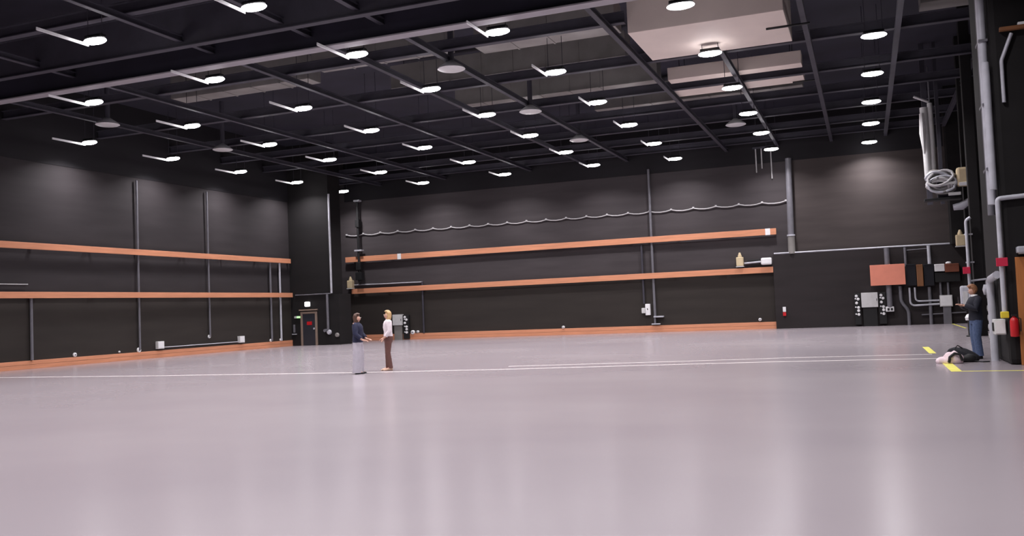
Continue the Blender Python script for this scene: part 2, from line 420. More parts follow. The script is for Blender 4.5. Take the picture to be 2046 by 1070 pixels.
# ------------------------------------------------------------------ conduits and boxes on the left wall
xw = XL + .04
def pipe(name, pts, r, m, label, rad=.12, cat='conduit', group='conduits on the walls'):
    return tag(MB().tube(arc_path(pts, rad), r, 10).build(name, m, None, True), label, cat, group)
pipe('conduit', [(XL + .13, 33.4, .46), (XL + .13, 33.4, 8.4)], .05, M_dimpipe, 'tall grey conduit on the left wall, second from the camera')
pipe('conduit', [(XL + .13, 38.3, .9), (XL + .13, 38.3, 8.4)], .045, M_dimpipe, 'tall grey conduit in the middle of the left wall')
pipe('conduit', [(xw + .08, 27.5, .36), (xw + .08, 27.5, 3.1)], .06, M_dimpipe, 'short grey conduit below the lower orange board, nearest the camera')
pipe('conduit', [(xw + .08, 43.55, .4), (xw + .08, 43.55, 4.9)], .06, M_dimpipe, 'dark short conduit on the left wall near the corner vestibule')
pipe('conduit', [(XL + .12, 44.45, .36), (XL + .12, 44.45, 5.0)], .06, M_conduit, 'light grey conduit on the left wall closest to the corner vestibule')
pipe('conduit', [(xw + .03, 27.4, 3.44), (xw + .03, 22, 3.44)], .02, M_cable, 'thin white conduit lying above the lower orange board', cat='conduit')
def wbox(name, a, b, m, label, cat, lid=None, group=None):
    r = empty(name, ((a[0] + b[0]) / 2, (a[1] + b[1]) / 2, min(a[2], b[2])), label, cat, group)
    MB().box(a, b, .012).build('body', m, r)
    if lid: MB().box(*lid, .005).build('cover', lid_m.get(name, M_white), r)
    return r
lid_m = {}
def lbox(y, z, s, h, d, label, m=M_boxgrey):
    return wbox('junction_box', (xw, y - s / 2, z - h / 2), (xw + d, y + s / 2, z + h / 2), m, label, 'electrical box',
                ((xw + d, y - s / 2 + .03, z - h / 2 + .03), (xw + d + .015, y + s / 2 - .03, z + h / 2 - .03)), 'boxes on the left wall')
lbox(34.7, .60, .42, .36, .16, 'square grey box above the left baseboard, nearer end of the thin conduit')
lbox(40.8, .60, .42, .36, .16, 'square grey box above the left baseboard, farther end of the thin conduit')
pipe('conduit', [(xw + .06, 34.9, .48), (xw + .06, 40.6, .48)], .022, M_conduit, 'thin conduit joining two square boxes low on the left wall')
for (y, z, s, lab) in [(29.7, .44, .18, 'small round white outlet on the left wall nearest the camera'), (33.4, .44, .24, 'small white outlet at the foot of the second conduit'),
                  (38.3, .86, .18, 'small white outlet under the middle conduit of the left wall'), (43.5, .42, .16, 'small white outlet at the foot of the dark short conduit'),
                  (44.45, .42, .16, 'small white outlet beside the corner vestibule'), (32.2, .42, .08, 'tiny grey outlet just above the left baseboard')]:
    r = empty('wall_outlet', (xw, y, z - s / 2), lab, 'outlet', 'small outlets on the walls')
    MB().lathe((xw, y, z), [(s / 2, 0), (s / 2, .05), (s * .4, .07), (.01, .07)], 16, 'x').build('plate', M_white, r, smooth=True)
    MB().box((xw + .07, y - s * .2, z - s * .12), (xw + .085, y + s * .2, z + s * .12)).build('socket', M_dimpipe, r)

# ------------------------------------------------------------------ corner vestibule: door, lamp, signs
yv = 45.6
d = tag(empty('door_1', (-30.62, yv, 0), None, None), kind='structure')
MB().box((-31.19, yv - .06, 0), (-31.05, yv + .02, 1.98), .01).box((-30.19, yv - .06, 0), (-30.05, yv + .02, 1.98), .01).box((-31.05, yv - .06, 1.86), (-30.19, yv + .02, 1.98), .01).build('door_frame', M_frame, d)
MB().box((-31.05, yv - .03, .01), (-30.19, yv + .01, 1.86), .008).build('door_leaf', M_door, d)
MB().box((-30.30, yv - .09, .93), (-30.22, yv - .03, 1.03), .01).build('door_handle', M_conduit, d)
MB().box((-30.76, yv - .04, 1.2), (-30.42, yv - .03, 1.40)).build('door_sign', M_red, d)
MB().box((-31.25, yv - .12, 2.04), (-30.0, yv, 2.12), .01).build('drip_ledge', M_frame, d)
r = empty('wall_lamp', (-30.66, yv, 2.3), 'small white lit lamp above the corner door', 'wall lamp')
MB().box((-30.82, yv - .16, 2.28), (-30.5, yv - .02, 2.56), .05).build('diffuser', M_wallamp, r)
MB().box((-30.88, yv - .03, 2.24), (-30.44, yv, 2.60), .01).build('back_plate', M_black, r)
r = empty('exit_sign', (-31.4, yv, 1.66), 'green glowing exit light left of the corner door frame', 'exit light')
MB().box((-31.62, yv - .06, 1.62), (-31.20, yv, 1.74), .01).build('casing', M_boxgrey, r)
MB().box((-31.42, yv - .075, 1.635), (-31.2, yv - .06, 1.725)).build('light_panel', M_green, r)
pipe('conduit', [(-29.3, yv - .06, .85), (-29.3, yv - .06, 2.95)], .075, M_dimpipe, 'grey vertical conduit right of the corner door')
r = empty('round_valve', (-29.25, yv, .7), 'round grey wall fitting under the conduit beside the corner door', 'wall fitting')
MB().lathe((-29.25, yv, .74), [(.15, 0), (.15, -.07), (.11, -.12), (.02, -.13)], 20, 'y').build('bell', M_conduit, r, smooth=True)
MB().cyl((-29.46, yv, .84), (-29.46, yv - .2, .84), .09, 14).build('side_fitting', M_dimpipe, r, smooth=True)
tag(MB().lathe((-28.72, yv, .56), [(.13, 0), (.13, -.06), (.1, -.11), (.02, -.12)], 20, 'y').build('wall_fitting', M_duct, None, True), 'round grey fitting low on the black wall behind the woman in navy', 'wall fitting')
pipe('conduit', [(-29.0, yv - .06, 3.0), (-29.0, yv - .06, 8.8)], .06, M_conduit, 'tall pale conduit on the edge of the black corner pier')
pipe('conduit', [(-31.5, yv - .05, 2.98), (-29.05, yv - .05, 2.98)], .03, M_dimpipe, 'horizontal grey pipe along the top of the corner vestibule')
r = empty('card_reader', (-31.65, yv, 1.0), 'small grey panel on the black wall left of the corner door', 'wall panel')
MB().box((-31.72, yv - .05, .78), (-31.6, yv, 1.25), .01).build('body', M_dimpipe, r)
MB().box((-31.8, yv - .07, .66), (-31.5, yv - .01, .71)).build('ledge', M_conduit, r)

# ------------------------------------------------------------------ back wall fittings
yb = YB - .04
r = empty('hanging_cables', (-4.7, YB, 8.0), 'three thin white cables hanging high on the back wall near the wide duct', 'cables')
for x, z in ((-5.25, 8.55), (-4.95, 8.75), (-4.45, 8.15)):
    MB().tube([(x, YB - .1, z), (x, YB - .1, 9.9)], .035, 8).build('cable', M_cable, r, True)
MB().box((-5.4, YB - .2, 9.85), (-4.3, YB - .02, 9.95)).build('bracket', M_beam, r)
pts = []
n = 22
for k in range(n):
    for t in (0, .25, .5, .75):
        u = (k + t) / n; pts.append((-31.3 + u * 27.5, YB - .08, 6.88 - .09 * (1 - (2 * t - 1) ** 2)))
pts.append((-3.8, YB - .08, 6.88))
r = empty('sagging_cable', (-17.5, YB, 6.8), 'pale cable strung in small sags along the back wall above the orange boards', 'cable')
MB().tube(pts, .028, 8).build('cable', M_cable, r, True)
for k in range(n + 1):
    x = -31.3 + k * 27.5 / n
    MB().box((x - .05, YB - .12, 6.86), (x + .05, YB - .022, 6.95), .01).build('cable_clip', M_cable, r)
r = empty('black_riser', (-30.27, YB, 3.6), 'black cable riser hanging on the back wall over the upper orange board', 'riser')
MB().tube([(-30.27, YB - .37, 9.0), (-30.27, YB - .37, 3.75)], .075, 12).build('pipe', M_black, r, True)
for z, h, wd in ((8.95, .12, .2), (5.75, .1, .26), (4.55, .5, .17), (3.9, .5, .22), (7.3, .5, .13)):
    MB().box((-30.27 - wd, YB - .5, z), (-30.27 + wd, YB - (.28 if 4.6 < z < 5.4 else .13), z + h), .02).build('bracket', M_conduit if h < .2 else M_black, r)
def unit(x, z, lab, s=1.0, m=M_cream, y=YB, neck=True):
    r = empty('beacon_light', (x, y, z), lab, 'beacon', 'cream beacon boxes')
    MB().box((x - .19 * s, y - .34, z), (x + .19 * s, y - .02, z + .5 * s), .05).build('body', m, r)
    MB().lathe((x, y - .18, z + .5 * s), [(.1 * s, 0), (.11 * s, .06), (.07 * s, .16), (.05 * s, .24), (.01, .25)], 16).build('horn', m, r, smooth=True)
    MB().box((x - .21 * s, y - .36, z - .05), (x + .21 * s, y, z), .01).build('bracket', M_boxgrey, r)
    return r
unit(-31.05, 3.42, 'cream beacon box on the back wall beside the corner pier')
unit(-6.38, 3.48, 'cream beacon box standing above the lower orange board, right end')
unit(4.45, 3.85, 'cream beacon box on the dark pier above the shelves', 1.1, M_cream, 50.0)
r = empty('projector_lamp', (-5.3, YB, 3.5), 'white spotlight on a dark arm above the lower orange board', 'spotlight')
MB().box((-5.25, YB - .42, 3.48), (-4.68, YB - .08, 3.86), .08).build('head', M_white, r)
MB().tube([(-6.15, YB - .2, 3.62), (-5.22, YB - .25, 3.66)], .05, 10).build('arm', M_conduit, r, True)
MB().box((-6.0, YB - .2, 3.70), (-5.25, YB - .05, 3.80), .02).build('rail', M_black, r)
pipe('conduit', [(-31.0, YB - .06, 3.62), (-29.0, YB - .06, 3.6), (-25.9, YB - .06, 3.58)], .03, M_conduit, 'thin pale conduit resting above the lower orange board of the back wall')
for (x, lab) in ((-27.4, 'small white tag on the upper orange board near the corner'), (-4.82, 'small white tag at the right end of the upper orange board')):
    tag(MB().box((x - .13, YB - .285, 5.08), (x + .13, YB - .262, 5.44), .01).build('board_clamp', M_white), lab, 'tag', 'white tags on the upper board')
pipe('conduit', [(-11.25, YB - .12, .85), (-11.25, YB - .12, 9.3)], .072, M_dimpipe, 'tall grey conduit in the middle of the back wall')
pipe('conduit', [(-11.85, YB - .12, 1.64), (-11.85, YB - .12, 5.0)], .06, M_beam, 'dark conduit beside the tall one in the middle of the back wall')
r = empty('switch_box', (-11.7, YB, .9), 'white switch box beside the tall conduit on the back wall', 'switch')
MB().box((-11.78, YB - .22, .98), (-11.5, YB - .02, 1.62), .03).build('body', M_white, r)
MB().box((-11.98, YB - .3, 1.1), (-11.78, YB - .06, 1.4), .03).build('lever_box', M_boxgrey, r)
MB().cyl((-11.64, YB - .22, 1.3), (-11.64, YB - .3, 1.36), .025, 10).build('lever', M_black, r)
r = empty('floor_receptacle', (-11.1, YB, .45), 'grey receptacle bracket at the foot of the tall conduit', 'receptacle')
MB().box((-11.3, YB - .3, .84), (-10.75, YB - .02, .92), .01).build('shelf', M_conduit, r)
MB().box((-11.45, YB - .24, .44), (-10.95, YB - .12, .5), .01).build('lower_bar', M_conduit, r)
MB().box((-11.3, YB - .22, .5), (-11.2, YB - .14, .84)).build('bracket', M_dimpipe, r)
r = empty('round_duct', (-3.62, YB, 4.0), 'wide pale vertical duct rising from the low charcoal wall', 'duct')
MB().cyl((-3.62, YB - .24, 5.0), (-3.55, YB - .24, 9.15), .165, 18).build('upper_pipe', M_dimpipe, r, True)
MB().cyl((-3.62, YB - .24, 4.0), (-3.62, YB - .24, 5.0), .185, 18).build('lower_pipe', M_duct, r, True)
MB().lathe((-3.62, YB - .24, 4.95), [(.21, 0), (.21, .08)], 18).build('collar', M_conduit, r)
pipe('conduit', [(-25.92, yb - .075, .38), (-25.92, yb - .075, 3.6)], .06, M_beam, 'dark conduit low on the back wall right of the blonde woman')
for (x, z, s, lab) in ((-16.75, .46, .16, 'tiny white outlet above the back baseboard, left of centre'), (-5.48, .52, .17, 'tiny white outlet above the back baseboard near the charcoal wall'),
                  (-26.7, .45, .26, 'round white outlet low on the back wall beside the power panel'), (-26.35, .47, .16, 'small white outlet right of the round one by the power panel')):
    r = empty('wall_outlet', (x, yb, z - s / 2), lab, 'outlet', 'small outlets on the walls')
    MB().lathe((x, yb - .09, z), [(s / 2, .09), (s / 2, -.03), (s * .38, -.06), (.01, -.06)], 16, 'y').build('plate', M_white, r, smooth=True)
    MB().box((x - s * .2, yb - .165, z - s * .12), (x + s * .2, yb - .14, z + s * .12)).build('socket', M_dimpipe, r)
for k, x in enumerate((-28.2, -22.4, -19.2, -14.6, -8.4)):
    pass

# power connection panels: a grey cabinet between two black strips of white cable connectors
def power_panel(cx, y, z0, z1, cab, strips, lab, side=False, base=True):
    """cab=(x0,x1,zlo,zhi) relative to cx; strips = list of (x0,x1)"""
    r = empty('power_panel', (cx, y, 0 if base else z0), lab, 'power panel', 'power connection panels')
    if cab:
        c = MB().box((cx + cab[0], y - .28, cab[2]), (cx + cab[1], y, cab[3]), .015).build('cabinet', M_boxgrey, r)
        MB().box((cx + cab[1] - .07, y - .3, (cab[2] + cab[3]) / 2 - .06), (cx + cab[1] - .04, y - .28, (cab[2] + cab[3]) / 2 + .06)).build('latch', M_black, c)
        if base: MB().box((cx + cab[0] + .06, y - .2, 0), (cx + cab[1] - .06, y, cab[2]), .01).build('pedestal', M_duct if base == 2 else M_black, r)
    for (a, b) in strips:
        s = MB().box((cx + a, y - .16, z0), (cx + b, y, z1), .012).build('connector_strip', M_black, r)
        zs = [z1 - .14, z1 - .30, z1 - .5, z1 - .74, z1 - .90, z1 - 1.1]
        for q, z in enumerate(zs):
            x = cx + a + (b - a) * (.36 if q in (0, 2) else .62)
            MB().lathe((x, y - .16, z), [(.075, 0), (.075, -.06), (.05, -.09), (.01, -.09)], 12, 'y').build('connector', M_white, s, smooth=True)
            if q in (1, 3, 5): MB().lathe((x - .13, y - .16, z + .03), [(.04, 0), (.04, -.05), (.01, -.05)], 10, 'y').build('connector', M_white, s, smooth=True)
    return r
power_panel(.10, 50.878, .1, 1.72, (-.38, .42, .98, 1.74), [(-.72, -.42), (.46, .80)], 'grey power panel between two black connector strips on the charcoal wall')
power_panel(-27.4, yb - .022, .05, 1.55, (-.6, .06, .92, 1.6), [(.08, .5)], 'grey power panel with one black connector strip behind the blonde woman', base=2)

# low charcoal wall fittings
yl = 50.9
pipe('conduit', [(-4.55, yl + .03, 4.05), (XR - .95, yl + .03, 4.05)], .045, M_conduit, 'thin pale pipe along the top edge of the charcoal wall')
pipe('conduit', [(1.08, yl - .175, .95), (1.08, yl - .175, 4.0)], .14, M_dimpipe, 'wide grey conduit passing behind the orange panel')
pipe('conduit', [(1.95, yl - .08, 3.98), (1.95, yl - .08, 3.0)], .07, M_dimpipe, 'short grey conduit right above the black panels', .1)
pipe('conduit', [(1.62, yl - .11, 2.0), (1.62, yl - .11, 1.2), (1.95, yl - .11, .75), (1.95, yl - .11, .0)], .085, M_dimpipe, 'bent grey conduit reaching the floor below the orange panel', .2)
pipe('conduit', [(3.06, yl - .08, 2.9), (3.06, yl - .08, 4.0)], .085, M_conduit, 'short pale conduit above the second black panel')
pipe('conduit', [(2.98, yl - .11, 1.9), (2.98, yl - .11, .0)], .085, M_dimpipe, 'grey conduit from the second black panel down to the floor')
pipe('conduit', [(1.9, yl - .05, 3.82), (3.0, yl - .05, 3.86)], .025, M_dimpipe, 'thin pipe just under the top of the charcoal wall')
pipe('conduit', [(2.05, yl - .2, 1.9), (2.05, yl - .2, .98), (3.4, yl - .2, 1.02)], .05, M_conduit, 'lower L-shaped conduit running to the grey wall box', .25)
pipe('conduit', [(2.3, yl - .2, 1.9), (2.3, yl - .2, 1.2), (3.4, yl - .2, 1.2)], .045, M_conduit, 'upper L-shaped conduit running to the grey wall box', .2)
for x in (3.5, 3.85):
    pipe('conduit', [(x, yl - .1, 1.4), (x, yl - .1, 2.1)], .06, M_dimpipe, 'short grey conduit above the grey wall box, %s one' % ('nearer the black panel' if x < 3.6 else 'nearer the pier'))
pipe('conduit', [(2.55, yl - .1, .5), (4.6, yl - .1, .56)], .035, M_dimpipe, 'low horizontal pipe below the grey wall box')
wbox('wall_box', (3.42, yl - .26, .88), (4.0, yl, 1.45), M_boxgrey, 'square grey box under the shelves at the back right', 'electrical box',
     ((3.46, yl - .28, .92), (3.96, yl - .26, 1.41)))
wbox('wall_duct', (3.55, yl - .2, 0), (3.92, yl, .88), M_dimpipe, 'grey boxed duct from the floor up to the grey wall box', 'duct')
wbox('orange_panel', (.22, yl - .44, 2.08), (1.88, yl - .34, 3.14), M_orange2, 'large orange-red board hung on the charcoal wall', 'board',
     None)
MB().box((.4, yl - .34, 2.2), (.5, yl - .022, 2.3)).box((1.6, yl - .34, 2.9), (1.7, yl - .022, 3.0)).box((.4, yl - .34, 2.9), (.5, yl - .022, 3.0)).box((1.6, yl - .34, 2.2), (1.7, yl - .022, 2.3)).build('standoff', M_black, bpy.data.objects['orange_panel'])
def hang(name, x0, x1, z0, z1, m, lab, cat, dep=.3):
    o = empty(name, ((x0 + x1) / 2, yl, z0), lab, cat)
    MB().box((x0, yl - dep, z0), (x1, yl, z1), .02).build('panel', m, o)
    MB().box((x0 + .03, yl - dep - .02, z1 - .06), (x1 - .03, yl - dep, z1 - .02)).build('top_strip', m, o)
    return o
hang('black_drape', 1.93, 2.40, 2.0, 3.10, M_blackblue, 'black panel beside the orange-red board', 'panel')
hang('brown_board', 2.42, 2.72, 1.95, 3.06, M_brown, 'narrow brown board between two black panels', 'board', .34)
hang('black_drape', 2.76, 3.22, 1.95, 3.06, M_blackblue, 'black panel between the brown board and the white sheet', 'panel')
hang('white_sheet', 3.26, 3.72, 2.66, 3.03, M_white, 'small white sheet left of the brown box', 'sheet', .36)
o = hang('brown_box', 3.74, 4.38, 2.6, 3.02, mat('reddish brown board', (120, 66, 46), .6), 'reddish brown box on the wall beside the white sheet', 'box', .4)
MB().ell((3.92, yl - .2, 3.06), (.14, .12, .08)).build('cloth_lump', M_white, o, True)
hang('black_drape', 3.26, 4.42, 2.12, 2.60, M_black, 'wide black panel under the white sheet and the brown box', 'panel', .26)
r = empty('fire_pull', (-4.18, yl, .7), 'small red and white fire pull on the charcoal wall', 'fire alarm pull')
MB().box((-4.24, yl - .08, .9), (-4.08, yl, 1.16), .01).build('top_plate', M_white, r)
MB().box((-4.24, yl - .09, .68), (-4.08, yl, .88), .01).build('pull_station', M_red, r)
r = empty('wall_socket', (1.07, yl, .7), 'white socket box at the bottom of the wide grey conduit', 'socket')
MB().box((.87, yl - .28, .72), (1.27, yl, .98), .03).build('body', M_white, r)
for sx in (.95, 1.11): MB().box((sx, yl - .3, .78), (sx + .1, yl - .28, .9)).build('socket', M_black, r)

# ------------------------------------------------------------------ far right lane: conduit, cables, cable coil, lamp
yc = 36.0
def Y(px, py, y): 
    d_ = ray(px, py); return d_ * (y / d_.y) + Vector((0, 0, CAM_H))
p1 = Y(1932, 440, yc); p2 = Y(1941, 660, yc)
cx = (p1.x + p2.x) / 2
pr_ = empty('lane_post', (cx + .3, yc + .4, 0), 'black steel post in the lane behind the right wall', 'post')
MB().box((cx + .16, yc + .15, 0), (cx + .5, yc + .55, CEIL), .02).build('column', M_corner, pr_)
pipe('conduit', [(cx, yc, .45), (cx, yc, p1.z), (cx + .15, yc + .0, p1.z + .1)], .055, M_conduit, 'tall pale conduit on the black post behind the man', .1)
for z in (2.6, 3.6): MB().box((cx - .07, yc + .055, z), (cx + .2, yc + .15, z + .05)).build('pipe_strap', M_conduit, pr_)
tag(MB().box((cx - .2, yc - .12, 2.22), (cx + .04, yc - .058, 2.46), .01).build('fire_plate', M_pink), 'crimson sign on the pale conduit behind the man', 'sign')
q = empty('transformer_box', (cx - .05, yc - .1, .95), 'grey rounded wall unit on the pale conduit left of the man', 'electrical box')
MB().box((cx - .3, yc + .08, .98), (cx + .158, yc + .4, 1.8), .07).build('body', M_conduit, q)
MB().box((cx - .24, yc + .062, 1.1), (cx - .07, yc + .08, 1.6), .01).build('cover', M_boxgrey, q)
pipe('conduit', [(cx + .07, yc + .11, 1.95), (cx + .2, yc + .11, 1.98), (cx + .8, yc + .11, 2.02)], .035, M_conduit, 'short horizontal conduit above the man', .05)
q = empty('valve_stack', (cx - .05, yc - .1, 0), 'dark standing valve with white caps left of the man', 'valve')
MB().cyl((cx - .05, yc - .15, 0), (cx - .05, yc - .15, .6), .11, 14).build('stem', M_black, q, True)
MB().lathe((cx - .1, yc - .2, .58), [(.12, 0), (.14, .1), (.08, .2), (.02, .22)], 14).build('cap', M_white, q, smooth=True)
MB().lathe((cx - .05, yc - .15, 0), [(.18, 0), (.18, .04), (.11, .06)], 16).build('base', M_black, q)

# bundle of pale hanging cables with the coil below
yk = 40.0
a0 = Y(1825, 193, yk); a1 = Y(1857, 206, yk); a2 = Y(1866, 350, yk); b1 = Y(1845, 215, yk); b2 = Y(1856, 355, yk); t0 = Y(1848, 232, yk)
q = empty('cable_drop', (a2.x, yk, a2.z), 'pale bundle of hanging cables and pipes at the upper right', 'cables')
MB().tube([a0, a1 + Vector((-.03, 0, .05))], .05, 8).build('top_arm', M_cable, q, True)
MB().tube([a1, (a1 + a2) / 2 + Vector((.02, 0, 0)), a2], .1, 10).build('cable', M_boxgrey, q, True)
MB().tube([b1, (b1 + b2) / 2, b2 + Vector((0, 0, -.1))], .15, 10).build('cable', M_boxgrey, q, True)
MB().tube([t0 + Vector((-.12, -.1, .1)), t0 + Vector((-.12, -.1, -.7)), b2 + Vector((-.12, -.1, 1.0))], [.09, .13, .04], 8).build('cable', M_boxgrey, q, True)
MB().tube([a1 + Vector((0, 0, -.05)), (a1.x, yk, 10.7)], .03, 8).build('hanger', M_dimpipe, q)
random.seed(4)
c0 = Y(1886, 362, yk)
q = empty('cable_coil', (c0.x, yk, c0.z - .9), 'tangled coil of silver hose on a bracket at the upper right', 'hose coil')
for k in range(11):
    R_, ph, tl = random.uniform(.26, .46), random.uniform(0, 6.3), random.uniform(-.5, .5)
    ox, oz, oy = random.uniform(-.2, .0), random.uniform(-.22, .12), random.uniform(-.3, .05)
    pp = []
    for i in range(37):
        a = ph + 2 * math.pi * i / 36 * random.choice([.97, .98])
        pp.append(c0 + Vector((ox + R_ * 1.15 * math.cos(a) + random.uniform(-.025, .025), oy + tl * math.sin(a) * .3, oz + R_ * .72 * math.sin(a) + tl * math.cos(a) * .3)))
    MB().tube(pp, random.uniform(.035, .065), 8).build('hose_loop', [M_cable, M_duct, M_conduit][k % 3], q, True)
MB().box((c0.x - .75, yk - .2, c0.z - .75), (c0.x + .6, yk + .45, c0.z - .66), .02).build('bracket', M_black, q)
MB().box((c0.x - .25, yk + .1, c0.z - .66), (c0.x + .45, yk + .45, c0.z + .3), .06).build('junction_case', M_beam, q)
MB().box((c0.x + .0, yk - .42, c0.z - .18), (c0.x + .4, yk - .34, c0.z - .08), .02).build('clamp_plate', M_boxgrey, q)
MB().box((c0.x + .1, yk - .42, c0.z - .62), (c0.x + .55, yk - .34, c0.z - .5), .02).build('clamp_plate', M_boxgrey, q)
c1 = Y(1927, 353, yk)
q = empty('flood_light', (c1.x, yk, c1.z - .4), 'pale flood light on the post beside the silver hose coil', 'flood light')
mb = MB().box((c1.x - .3, yk - .35, c1.z - .38), (c1.x + .26, yk + .1, c1.z + .36), .09)
mb.build('head', M_cream, q)
MB().box((c1.x - .24, yk - .38, c1.z - .38), (c1.x + .2, yk - .34, c1.z - .24), .01).build('rim', M_white, q)
MB().box((c1.x - .1, yk + .1, c1.z - .05), (c1.x + .1, yk + .45, c1.z + .05)).build('yoke', M_black, q)
px_ = Y(1900, 300, yk + .5)
q = empty('hose_post', (px_.x + .6, yk + .7, 0), 'dark post carrying the silver hose coil and flood light', 'post')
MB().box((px_.x + .35, yk + .45, 0), (px_.x + 1.0, yk + .9, CEIL), .02).build('column', M_corner, q)
for x_, w_ in ((-.95, .2), (-.45, .14)):
    MB().box((px_.x + x_, yk + .9, 5.2), (px_.x + x_ + w_, yk + 1.05, CEIL)).build('hanging_channel', M_beam, q)
e0 = Y(1905, 414, yk); e1 = Y(1945, 396, yk)
q = empty('tube_light', (e0.x, yk, e0.z - .1), 'slanted grey tube fixture under the flood light', 'light fixture')
MB().tube([e0, e0 + Vector((.28, 0, .03)), e1], [.12, .16, .11], 12).build('tube', M_conduit, q, True)
MB().box((e0.x + .3, yk, e0.z - .05), (px_.x + .55, yk + .49, e0.z + .1)).build('arm', M_black, q)

# ------------------------------------------------------------------ near right block: pipes, conduits, boxes, door
xs = 2.76
q = empty('riser_pipes', (xs - .15, 21.9, 3.3), 'pair of wide grey pipes high on the right black block', 'pipes', None)
MB().cyl((xs - .115, 22.1, 3.45), (xs - .115, 22.1, CEIL - .02), .09, 16).build('pipe', M_conduit, q, True)
MB().cyl((xs - .1, 22.5, 3.25), (xs - .1, 22.5, CEIL - .02), .075, 16).build('pipe', M_dimpipe, q, True)
MB().cyl((xs - .11, 21.85, 3.75), (xs - .11, 21.85, 6.5), .075, 14).build('pipe', M_conduit, q, True)
for z in (4.2, 5.6, 7.0): MB().box((xs - .2, 21.98, z), (xs - .02, 22.6, z + .05)).build('pipe_strap', M_dimpipe, q)
pipe('conduit', [(xs - .05, 21.85, 1.14), (xs - .05, 21.85, 3.55), (4.3, 21.85, 3.62)], .05, M_conduit, 'slim pale conduit on the block edge turning right above the door', .08)
pipe('conduit', [(xs + .2, 21.85, 5.6), (xs + .2, 21.84, 6.5), (xs + .42, 21.84, 7.06)], .04, M_conduit, 'thin conduit with a diagonal bend at the top right', .05)
tag(MB().box((xs - .16, 21.75, 2.1), (xs + .06, 21.79, 2.28), .008).build('alarm_sign', M_pink), 'crimson sign on the slim conduit at the block edge', 'sign')
q = empty('yellow_tag', (xs + .05, 21.8, .98), 'yellow tag at the bottom of the slim conduit above the extinguisher', 'tag')
MB().box((xs - .14, 21.74, 1.0), (xs + .02, 21.82, 1.14), .02).build('tag', M_yellow, q)
MB().cyl((xs - .05, 21.85, 1.0), (xs - .05, 21.85, 1.14), .055, 12).build('bushing', M_cream, q)
q = empty('electric_switch_box', (xs - .1, 22.4, .55), 'light grey electrical box beside the red extinguisher', 'electrical box')
MB().box((xs - .24, 22.0, .64), (xs - .02, 22.4, .97), .02).build('body', M_boxgrey, q)
MB().box((xs - .22, 21.98, .67), (xs - .04, 22.0, .94)).build('cover', M_white, q)
MB().box((xs - .26, 22.1, .72), (xs - .24, 22.28, .9)).build('dial', M_black, q)
q = empty('fire_extinguisher', (xs + .1, 21.78, .5), 'red fire extinguisher hung on the corner of the black block', 'fire extinguisher')
ex = xs + .1
MB().lathe((ex, 21.72, .6), [(.02, 0), (.08, .01), (.085, .04), (.085, .34), (.065, .39), (.03, .42), (.03, .44)], 20).build('cylinder', M_red, q, smooth=True)
MB().box((ex - .05, 21.67, 1.04), (ex + .05, 21.77, 1.07)).build('valve_handle', M_black, q)
MB().tube([(ex + .03, 21.7, 1.03), (ex + .12, 21.68, .98), (ex + .11, 21.68, .72)], .012, 8).build('hose', M_black, q, True)
MB().box((ex - .06, 21.8, .65), (ex + .1, 21.9, .98)).build('wall_bracket', M_black, q)
# wide pale conduit with the elbow and the connector strip on the side face
pipe('conduit', [(xs - .12, 23.3, .0), (xs - .12, 23.3, 1.85), (xs - .12, 22.1, 1.93)], .085, M_conduit, 'wide pale conduit standing on the floor between man and extinguisher', .14)
q = empty('connector_panel', (xs - .1, 25.0, .3), 'black connector strip with white caps on the block side behind the man', 'power panel')
MB().box((xs - .1, 23.75, .25), (xs - .02, 24.25, 1.35), .01).build('strip', M_black, q)
for k, z in enumerate((.52, .74, .96, 1.18)):
    MB().lathe((xs - .1, 24.0, z), [(.07, 0), (.07, -.04), (.01, -.05)], 12, 'x').build('connector', M_white, q, smooth=True)
q = empty('meter_box', (xs - .1, 24.0, 1.45), 'dull grey rounded meter on the block side by the man', 'meter')
MB().box((xs - .17, 23.5, 1.4), (xs - .02, 23.85, 1.85), .05).build('body', M_dimpipe, q)
MB().lathe((xs - .17, 23.68, 1.62), [(.12, 0), (.12, -.05), (.01, -.08)], 16, 'x').build('dial', M_conduit, q, smooth=True)
q = tag(empty('door_2', (3.5, 21.9, 0), None, None), kind='structure')
MB().box((2.97, 21.82, 0), (3.15, 21.92, 2.28), .01).box((3.13, 21.82, 2.12), (4.25, 21.92, 2.28), .01).box((4.25, 21.82, 0), (4.43, 21.92, 2.28), .01).build('door_frame', M_wood, q)
MB().box((3.13, 21.87, .01), (4.25, 21.91, 2.12)).build('door_leaf', M_black, q)
MB().cyl((3.24, 21.87, 1.0), (3.24, 21.80, 1.0), .035, 12).build('door_handle', M_conduit, q)
q = empty('door_lamp', (3.3, 21.9, 2.4), 'grey metal fixture over the orange wooden door frame', 'light fixture')
MB().box((3.0, 21.66, 2.36), (3.6, 21.9, 2.5), .03).build('hood', M_conduit, q)
MB().box((3.04, 21.7, 2.34), (3.56, 21.86, 2.36)).build('lens', M_boxgrey, q)
q = empty('steel_bracket', (3.2, 21.86, 7.2), 'rusty brown beam end at the top right corner', 'bracket')
MB().box((2.95, 21.74, 7.12), (4.6, 21.87, 7.2), .01).build('ledge', M_brown, q)
MB().box((3.3, 21.74, 7.2), (3.45, 21.86, 7.26), .01).build('tag', M_white, q)

